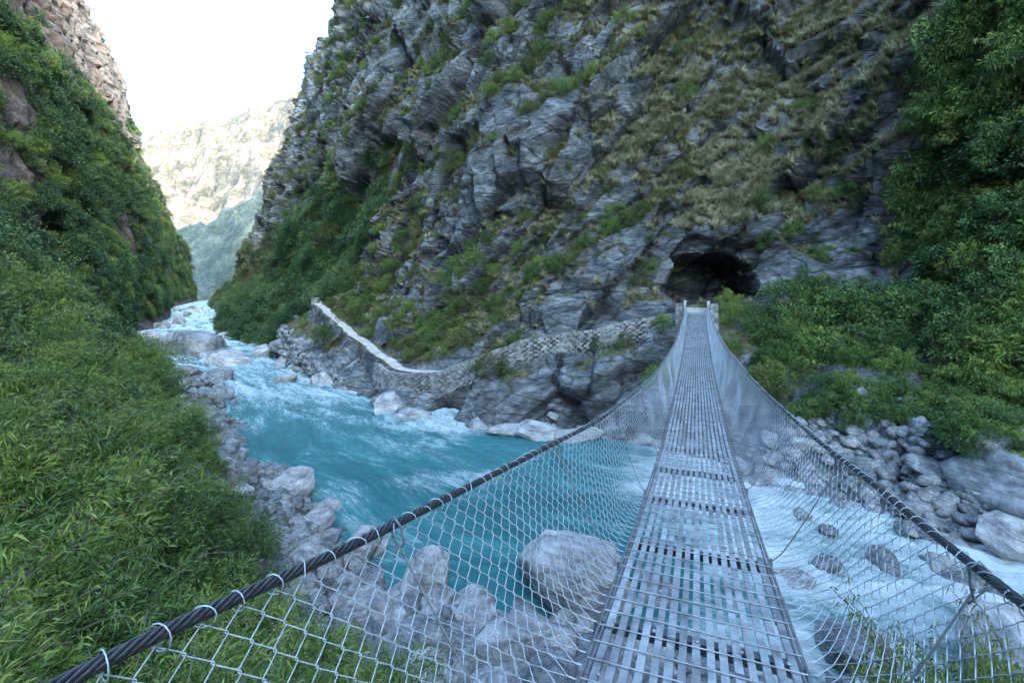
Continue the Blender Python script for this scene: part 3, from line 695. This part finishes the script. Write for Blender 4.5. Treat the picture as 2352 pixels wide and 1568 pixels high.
n=1000;p,nn=sample(L_,n,lambda a,N_,r,e:(e['veg']+.35*(a[...,1]<24))*infront(a)*ss(1.0,1.8,a[...,2])*(r>1.75)*(a[...,1]<42)*(cd(a)<60)*(a[...,0]<-1.2-.1*a[...,1])/cd(a)**1.2*(lat(a)>1.9),1)
sz=rr(n,.4,2.,2,2.)*np.interp(cd(p),[4,12,40],[.5,.95,1.4])*np.interp(p[:,2],[1.2,3.2],[.7,1.]);plants('bamboo_shrub',bushB,p,nn,sz,150,'bamboo_thicket','leafy green bamboo shrub on the steep river bank','shrub','bamboo shrubs on the bank',seed=1,stufflabel='dense green bamboo thicket covering the bank')
px_=np.array([(5.4,6.3),(6.6,6.9),(7.8,7.2),(4.5,6.0),(9.3,7.0)]);pp=np.array([[a_,b_,groundz(a_,b_)] for a_,b_ in px_])
for i,q in enumerate(pp):
    o=bpy.data.objects.new('bamboo_shrub',bushB[i%3]);col.objects.link(o);o.location=q;s_=[1.9,1.8,1.9,1.4,1.9][i];o.scale=(s_*.6,s_*.6,s_*1.3);o.rotation_euler=(0,0,i*1.3)
    o['label']='tall leafy bamboo rising beside the rapids near the bridge';o['category']='shrub'
n=240;p,nn=sample(L_,n,lambda a,N_,r,e:e['veg']*infront(a)*(a[...,2]>1.8)*(r>2.)*(a[...,1]<34)*(a[...,1]>7)*(a[...,0]<-5)/cd(a),61)
sz=rr(n,.4,1.3,62,1.3);plants('leafy_shrub',bushD,p,nn,sz,12,'bank_scrub','dark leafy shrub among bamboo on the bank','shrub','dark shrubs on the bank',seed=61,stufflabel='dark leafy scrub among the bamboo')
n=4700;p,nn=sample(L_,n,lambda a,N_,r,e:e['veg']*infront(a)*(a[...,2]>2.)*((r>2.1)|(a[...,1]>62))*(cd(a)>24)/cd(a)**1.,3)
sz=rr(n,.6,2.2,4,2.)*np.interp(cd(p),[20,60,140,200],[.9,1.3,1.5,1.2])*np.interp(p[:,2],[2.2,6],[.6,1.]);plants('leafy_shrub',bushD,p,nn,sz,60,'hillside_scrub','dark green leafy shrub on the valley side','shrub','shrubs on the valley side',seed=2,stufflabel='dark green scrub covering the valley side')
n=2700;p,nn=sample(L_,n,lambda a,N_,r,e:e['veg']*infront(a)*(a[...,2]>2.)*((r>2.)|(a[...,1]>62))*(cd(a)>22)/cd(a)**1.3,53)
sz=rr(n,.6,1.7,54,1.6)*np.interp(cd(p),[20,60,140,200],[.9,1.2,1.5,1.3])*np.interp(p[:,2],[2.2,6],[.6,1.]);plants('bamboo_shrub',bushBf,p,nn,sz,20,'hillside_bamboo','light green feathery shrub on the valley side','shrub','light shrubs on the valley side',seed=52,stufflabel='light green feathery scrub on the valley side')
n=600;p,nn=sample(L_,n,lambda a,N_,r,e:(.25+e['veg'])*infront(a)*(a[...,2]>1.2)*(r>1.7)*(a[...,1]<32)*(a[...,0]<-1)/cd(a)**1.4*(lat(a)>1.3),5)
sz=rr(n,.5,1.3,6)*np.interp(cd(p),[3,10,30],[.8,1.1,1.4]);plants('grass_tuft',grassG,p,nn,sz,6,'bank_grass','tall green grass tuft on the river bank','grass','grass tufts on the bank',seed=3,stufflabel='long green grass covering the river bank')
n=5400;p,nn=sample(R_,n,lambda a,N_,r,e:e['veg']*(r>.9)*(1-e['forest'])*infront(a)*(a[...,2]<170)*(.2+ss(.2,.6,N_[...,2]))/cd(a)**.8*(1-.8*ss(4,12,a[...,0])*ss(12,18,a[...,2])),7)
sz=rr(n,.3,1.25,8,2.)*np.interp(cd(p),[30,60,200],[.9,1.2,1.8]);plants('leafy_shrub',bushF,p,nn,sz,50,'cliff_scrub','olive green shrub growing from the rock cliff','shrub','shrubs on the cliff',tilt=.5,seed=4,stufflabel='olive green scrub on the ledges of the cliff')
n=2800;p,nn=sample(R_,n,lambda a,N_,r,e:ss(.5,.9,e['veg'])*(r>.9)*(1-e['forest'])*infront(a)*(a[...,2]<120)*(cd(a)<150)/cd(a)**.8*(1-.7*ss(8,14,a[...,0])*ss(12,18,a[...,2])),17)
sz=rr(n,.35,1.1,18,1.9)*np.interp(cd(p),[30,60,200],[.9,1.2,1.8]);plants('bamboo_shrub',bushBf,p,nn,sz,30,'cliff_bamboo','light green feathery shrub on a cliff ledge','shrub','feathery shrubs on the cliff',tilt=.5,seed=14,stufflabel='light green feathery shrubs on the cliff ledges')
n=900;p,nn=sample(R_,n,lambda a,N_,r,e:e['forest']*infront(a)*(a[...,2]<75)/cd(a)**.8,9)
sz=rr(n,.5,1.9,10,1.8)*np.where(p[:,2]<6,.5,1);plants('leafy_shrub',bushT,p,nn,sz,60,'forest_scrub','mid green leafy bush on the wooded slope','bush','bushes on the wooded slope',seed=5,stufflabel='dense green bushes covering the wooded slope')
n=1700;p,nn=sample(R_,n,lambda a,N_,r,e:e['forest']*infront(a)*(a[...,2]<60)/cd(a)**.8,29)
sz=rr(n,.5,1.6,30,1.6)*np.where(p[:,2]<5,.65,1);plants('bamboo_shrub',bushBf,p,nn,sz,40,'forest_bamboo','bright green bamboo clump on the wooded slope','bamboo','bamboo clumps on the wooded slope',seed=15,stufflabel='bright bamboo covering the wooded slope')
n=1700;p,nn=sample(R_,n,lambda a,N_,r,e:e['farb']*(a[...,1]>58)/cd(a)**1.4,11)
sz=rr(n,1.0,2.8,12,1.6)*np.interp(cd(p),[100,200],[1,.7]);plants('leafy_shrub',bushD,p,nn,sz,20,'riverside_woodland','dark green bushy tree crown beside the river','bush','bushes beside the upstream river',seed=6,stufflabel='dark woodland at the foot of the cliff')
n=21000;p,nn=sample(R_,n,lambda a,N_,r,e:(.2+e['veg'])*(1-e['forest'])*(r>2.3)*infront(a)*(a[...,2]<75)*(cd(a)<100)*(.15+ss(.15,.6,N_[...,2]))/cd(a)**.5*(1+9*ss(4,12,a[...,0])*ss(12,18,a[...,2])),13)
sz=rr(n,.45,1.3,14)*(1+.2*ss(12,18,p[:,2])*ss(4,12,p[:,0]));plants('grass_tuft',grassY,p,nn,sz,4,'cliff_grass','dry straw coloured grass tuft on the cliff','grass','grass tufts on the cliff',tilt=.9,seed=7,stufflabel='dry hanging grass covering the cliff ledges')
def make_tree(seed):
    r=np.random.default_rng(seed);a=Acc();H=5.
    tp=np.array([[0,0,-.3],[.08,.05,1.2],[-.05,.1,2.4],[.15,0,3.6],[.1,.05,4.6]])+r.normal(0,.06,(5,3));a.add(*tubes(tp,[[.14,.11,.085,.05,.02]],7));ends=[]
    for i in range(13):
        h=r.uniform(1.3,4.3);th_=r.uniform(0,6.28);L=r.uniform(.7,1.6)*(1.2-h/7);b=np.array([np.interp(h,tp[:,2],tp[:,0]),np.interp(h,tp[:,2],tp[:,1]),h]);e=b+np.array([math.cos(th_)*L,math.sin(th_)*L,r.uniform(.3,.9)])
        a.add(*tubes(np.array([b,(b+e)/2+[0,0,.1],e]),[[.04,.025,.01]],5));ends.append(e);ends.append((b+e)/2+r.normal(0,.2,3))
    V,F=a.get();trunk=mesh_of('trunk',V,F,M_bark)
    a=Acc();ti=[]
    for c in ends:
        m_=150;dd=r.normal(size=(m_,3));dd/=np.linalg.norm(dd,axis=1)[:,None];pos=c+dd*(r.uniform(.35,.65)*r.random(m_)**.5)[:,None]*np.array([1,1,.6])
        V,F=leafquads(pos,dd+r.normal(0,.4,(m_,3)),.13*r.uniform(.7,1.3,m_),.06*r.uniform(.8,1.2,m_),r);a.add(V,F);ti.append(np.repeat(np.clip(r.uniform(.2,.9)+.2*dd[:,2]+r.normal(0,.1,m_),0,1),4))
    V,F=a.get();return trunk,mesh_of('crown',V,F,M_leafT,smooth=False,attrs={'tint':np.concatenate(ti)})
trees=[make_tree(90+i) for i in range(3)]
n=40;p,nn=sample(R_,n,lambda a,N_,r,e:e['forest']*infront(a)*(a[...,2]<32)*(a[...,2]>8)*(a[...,1]>8),19)
n2=34;p2,_=sample(R_,n2,lambda a,N_,r,e:np.maximum(e['farb']*(a[...,1]<130)*(a[...,1]>60),.0),21)
n3=46;p3,_=sample(L_,n3,lambda a,N_,r,e:e['veg']*infront(a)*(a[...,2]<60)*(a[...,2]>4)*(a[...,1]>20)/cd(a),23)
for i,q in enumerate(np.concatenate([p,p2,p3])):
    e=bpy.data.objects.new('tree',None);col.objects.link(e);e.location=q;s_=random.uniform(.6,1.1)*(1.6 if q[1]>55 else .9);e.scale=(s_,s_,s_);e.rotation_euler=(random.gauss(0,.1),random.gauss(0,.1),random.uniform(0,6.28))
    e['label']='slender leafy green tree on the gorge side';e['category']='tree';e['group']='trees on the gorge sides'
    tk,cr=trees[i%3];obj('trunk',tk,parent=e);obj('crown',cr,parent=e)
# ---------------------------------------------------------------- boulders
def boulder(x,y,z,sx,sy,sz_,k,label,rot=None):
    o=bpy.data.objects.new('boulder',rocks[k]);col.objects.link(o);o.location=(x,y,z);o.scale=(sx,sy,sz_);o.rotation_euler=(random.gauss(0,.15),random.gauss(0,.15),random.uniform(0,6.28) if rot is None else rot)
    o['label']=label;o['category']='boulder'
boulder(1.9,14.4,.4,1.6,1.6,1.9,6,'huge pale grey boulder standing in the river')
boulder(.3,11.3,.4,1.5,1.4,1.55,2,'large pale boulder on the stony shore')
boulder(-2.5,14.2,.4,.85,.85,1.1,4,'angular pale boulder at the water edge')
boulder(-1.1,12.6,.3,.95,.95,.95,0,'pale rounded boulder on the stony shore')
boulder(1.7,9.4,.8,1.0,.95,.95,2,'pale boulder among rubble on the shore')
boulder(-.6,9.0,.9,.95,.95,.8,6,'grey boulder among rubble on the shore')
boulder(3.0,11.4,.2,1.0,1.0,.85,4,'grey boulder at the water edge')
boulder(-3.6,12.6,.6,.7,.8,.7,0,'pale boulder at the foot of the bank')
boulder(-5.0,16.2,.4,.8,.8,.7,4,'pale boulder at the foot of the bank')
boulder(-9.4,20.6,.6,.9,.9,.7,6,'pale boulder at the foot of the bank')
boulder(12.0,10.2,.2,1.9,1.9,1.9,6,'massive pale boulder beside the white rapids')
boulder(18.0,18.0,1.3,2.1,2.0,1.9,1,'big grey boulder on the scree shore')
boulder(16.4,15.9,.7,1.,1.,.9,4,'pale boulder on the scree shore')
boulder(-43,66,.4,4.4,3.2,3.2,1,'huge dark boulder in the upstream river')
boulder(-37,62,.2,2.4,2.0,1.6,5,'dark flat boulder in the upstream river')
boulder(-.4,30.2,.1,1.8,1.2,.7,2,'pale smooth slab at the foot of the outcrop')
boulder(1.6,29.3,.1,2.0,1.2,.8,4,'pale layered slab at the foot of the outcrop')
boulder(3.6,29.1,.1,1.6,1.1,.7,6,'pale slab at the foot of the outcrop')
boulder(-9.0,36.0,.3,2.2,1.3,.9,4,'pale flat slab at the river edge')
boulder(-7.0,33.6,.1,1.5,1.0,.7,0,'pale flat slab at the river edge')
boulder(-1.9,9.9,.9,.85,.85,.8,4,'pale grey boulder on the stony shore')
boulder(-7.2,17.8,.4,.9,.8,.7,0,'grey angular boulder at the water edge')
pb=[]
p,nn=sample(L_,70,lambda a,N_,r,e:infront(a)*(r<1.8)*(a[...,1]<60)/cd(a)**1.,31);pb.append((p,rr(70,.2,.8,32,1.8)))
p,nn=sample(L_,46,lambda a,N_,r,e:infront(a)*(r<2.1)*(a[...,1]<13.8)*(a[...,0]<4)*(a[...,0]>-4.5),131);pb.append((p,rr(46,.3,.8,132,1.3)))
p,nn=sample(L_,46,lambda a,N_,r,e:(r<1.7)*(a[...,1]<58)*(a[...,1]>15)*(a[...,0]<-4.5)/cd(a),133);pb.append((p,rr(46,.3,.9,134,1.5)))
p,nn=sample(R_,42,lambda a,N_,r,e:infront(a)*(r<1.4)*(a[...,1]<24)*(a[...,0]>10),33);pb.append((p,rr(42,.25,.85,34,2.)))
p,nn=sample(R_,28,lambda a,N_,r,e:infront(a)*((r<.5)|((r<1.)&(a[...,1]>46)))*(a[...,1]>27)*(a[...,1]<75),35);pb.append((p,rr(28,.3,.75,36,2.)))
pu=np.array([[pchip(sd,pl,[s_])[0]*(1-t_)+pchip(sd,pr,[s_])[0]*t_] for s_,t_ in zip(np.concatenate([rng.uniform(sd[1],sd[6],28),rng.uniform(sd[11],sd[13],16)]),np.concatenate([rng.choice([.05,.12,.3,.45,.6,.85,.95],28),rng.uniform(.05,.97,16)]))]).reshape(-1,2)
pb.append((np.column_stack([pu,np.zeros(44)]),np.concatenate([rr(28,.6,1.6,37,1.5),rr(16,.25,.7,38)])))
for p,sz in pb:
    f_={}
    for i,q in enumerate(p):
        k=random.randrange(8);o=bpy.data.objects.new('boulder',rocks[k]) if k not in f_ else f_[k].copy()
        f_.setdefault(k,o);col.objects.link(o);s_=sz[i]*(1 if q[1]<35 else 1.5);o.location=q+np.array([0,0,.1*s_]);o.scale=(s_*random.uniform(.8,1.2),s_*random.uniform(.8,1.2),s_*random.uniform(.6,1.1));o.rotation_euler=(random.gauss(0,.4),random.gauss(0,.4),random.uniform(0,6.28))
        o['label']='grey angular boulder on the rocky river shore';o['category']='boulder';o['group']='boulders along the river shore'
def stones(name,D,n,wf,sd_,a_,b_,lab):
    p,nn=sample(D,n,wf,sd_);plants('river_stone',rocksS,p,nn*0,rr(n,a_,b_,sd_+1,2.5),4,name,'small grey stone on the river shore','stone','stones on the river shore',seed=sd_,stufflabel=lab,sink=-.1)
stones('shore_rubble',L_,6000,lambda a,N_,r,e:infront(a)*(r<2.15)*(a[...,1]<80)/cd(a)**1.,41,.06,.45,'grey rubble and stones along the shore')
stones('scree_rubble',R_,3000,lambda a,N_,r,e:infront(a)*(((r<1.5)&(a[...,1]<25)&(a[...,0]>9))|((r<.3)&(a[...,1]<90)))/cd(a)**.6,43,.08,.5,'grey scree and stones below the slope')
# ---------------------------------------------------------------- light, sky, camera
el,az=math.radians(26),math.radians(127)
w=bpy.data.worlds.new('World');scene.world=w;w.use_nodes=True;nt=w.node_tree
sky=nt.nodes.new('ShaderNodeTexSky');sky.sky_type='NISHITA';sky.sun_disc=False;sky.sun_elevation=el;sky.sun_rotation=az;sky.air_density=1.;sky.dust_density=3.;sky.ozone_density=.9
mx=nt.nodes.new('ShaderNodeMix');mx.data_type='RGBA';mx.blend_type='MULTIPLY';mx.inputs[0].default_value=1;mx.inputs[7].default_value=(.86,1.,1.03,1)
bg=nt.nodes['Background'];nt.links.new(sky.outputs[0],mx.inputs[6]);nt.links.new(mx.outputs[2],bg.inputs[0]);bg.inputs[1].default_value=2.2
sun=bpy.data.lights.new('sun','SUN');sun.energy=5;sun.angle=math.radians(.5);sun.color=(1,.93,.82)
so=bpy.data.objects.new('sun',sun);col.objects.link(so);dv=Vector((math.sin(az)*math.cos(el),math.cos(az)*math.cos(el),math.sin(el)));so.rotation_euler=dv.to_track_quat('Z','Y').to_euler()
cam=bpy.data.cameras.new('camera');cam.sensor_width=36;cam.lens=17.;cam.shift_y=-.0527;cam.clip_end=5000;cam.clip_start=.05
co=bpy.data.objects.new('camera',cam);col.objects.link(co);co.location=(0,0,EYE);co.rotation_euler=(math.radians(90),0,0);scene.camera=co
scene.view_settings.view_transform='Standard';scene.view_settings.look='None';scene.view_settings.exposure=0
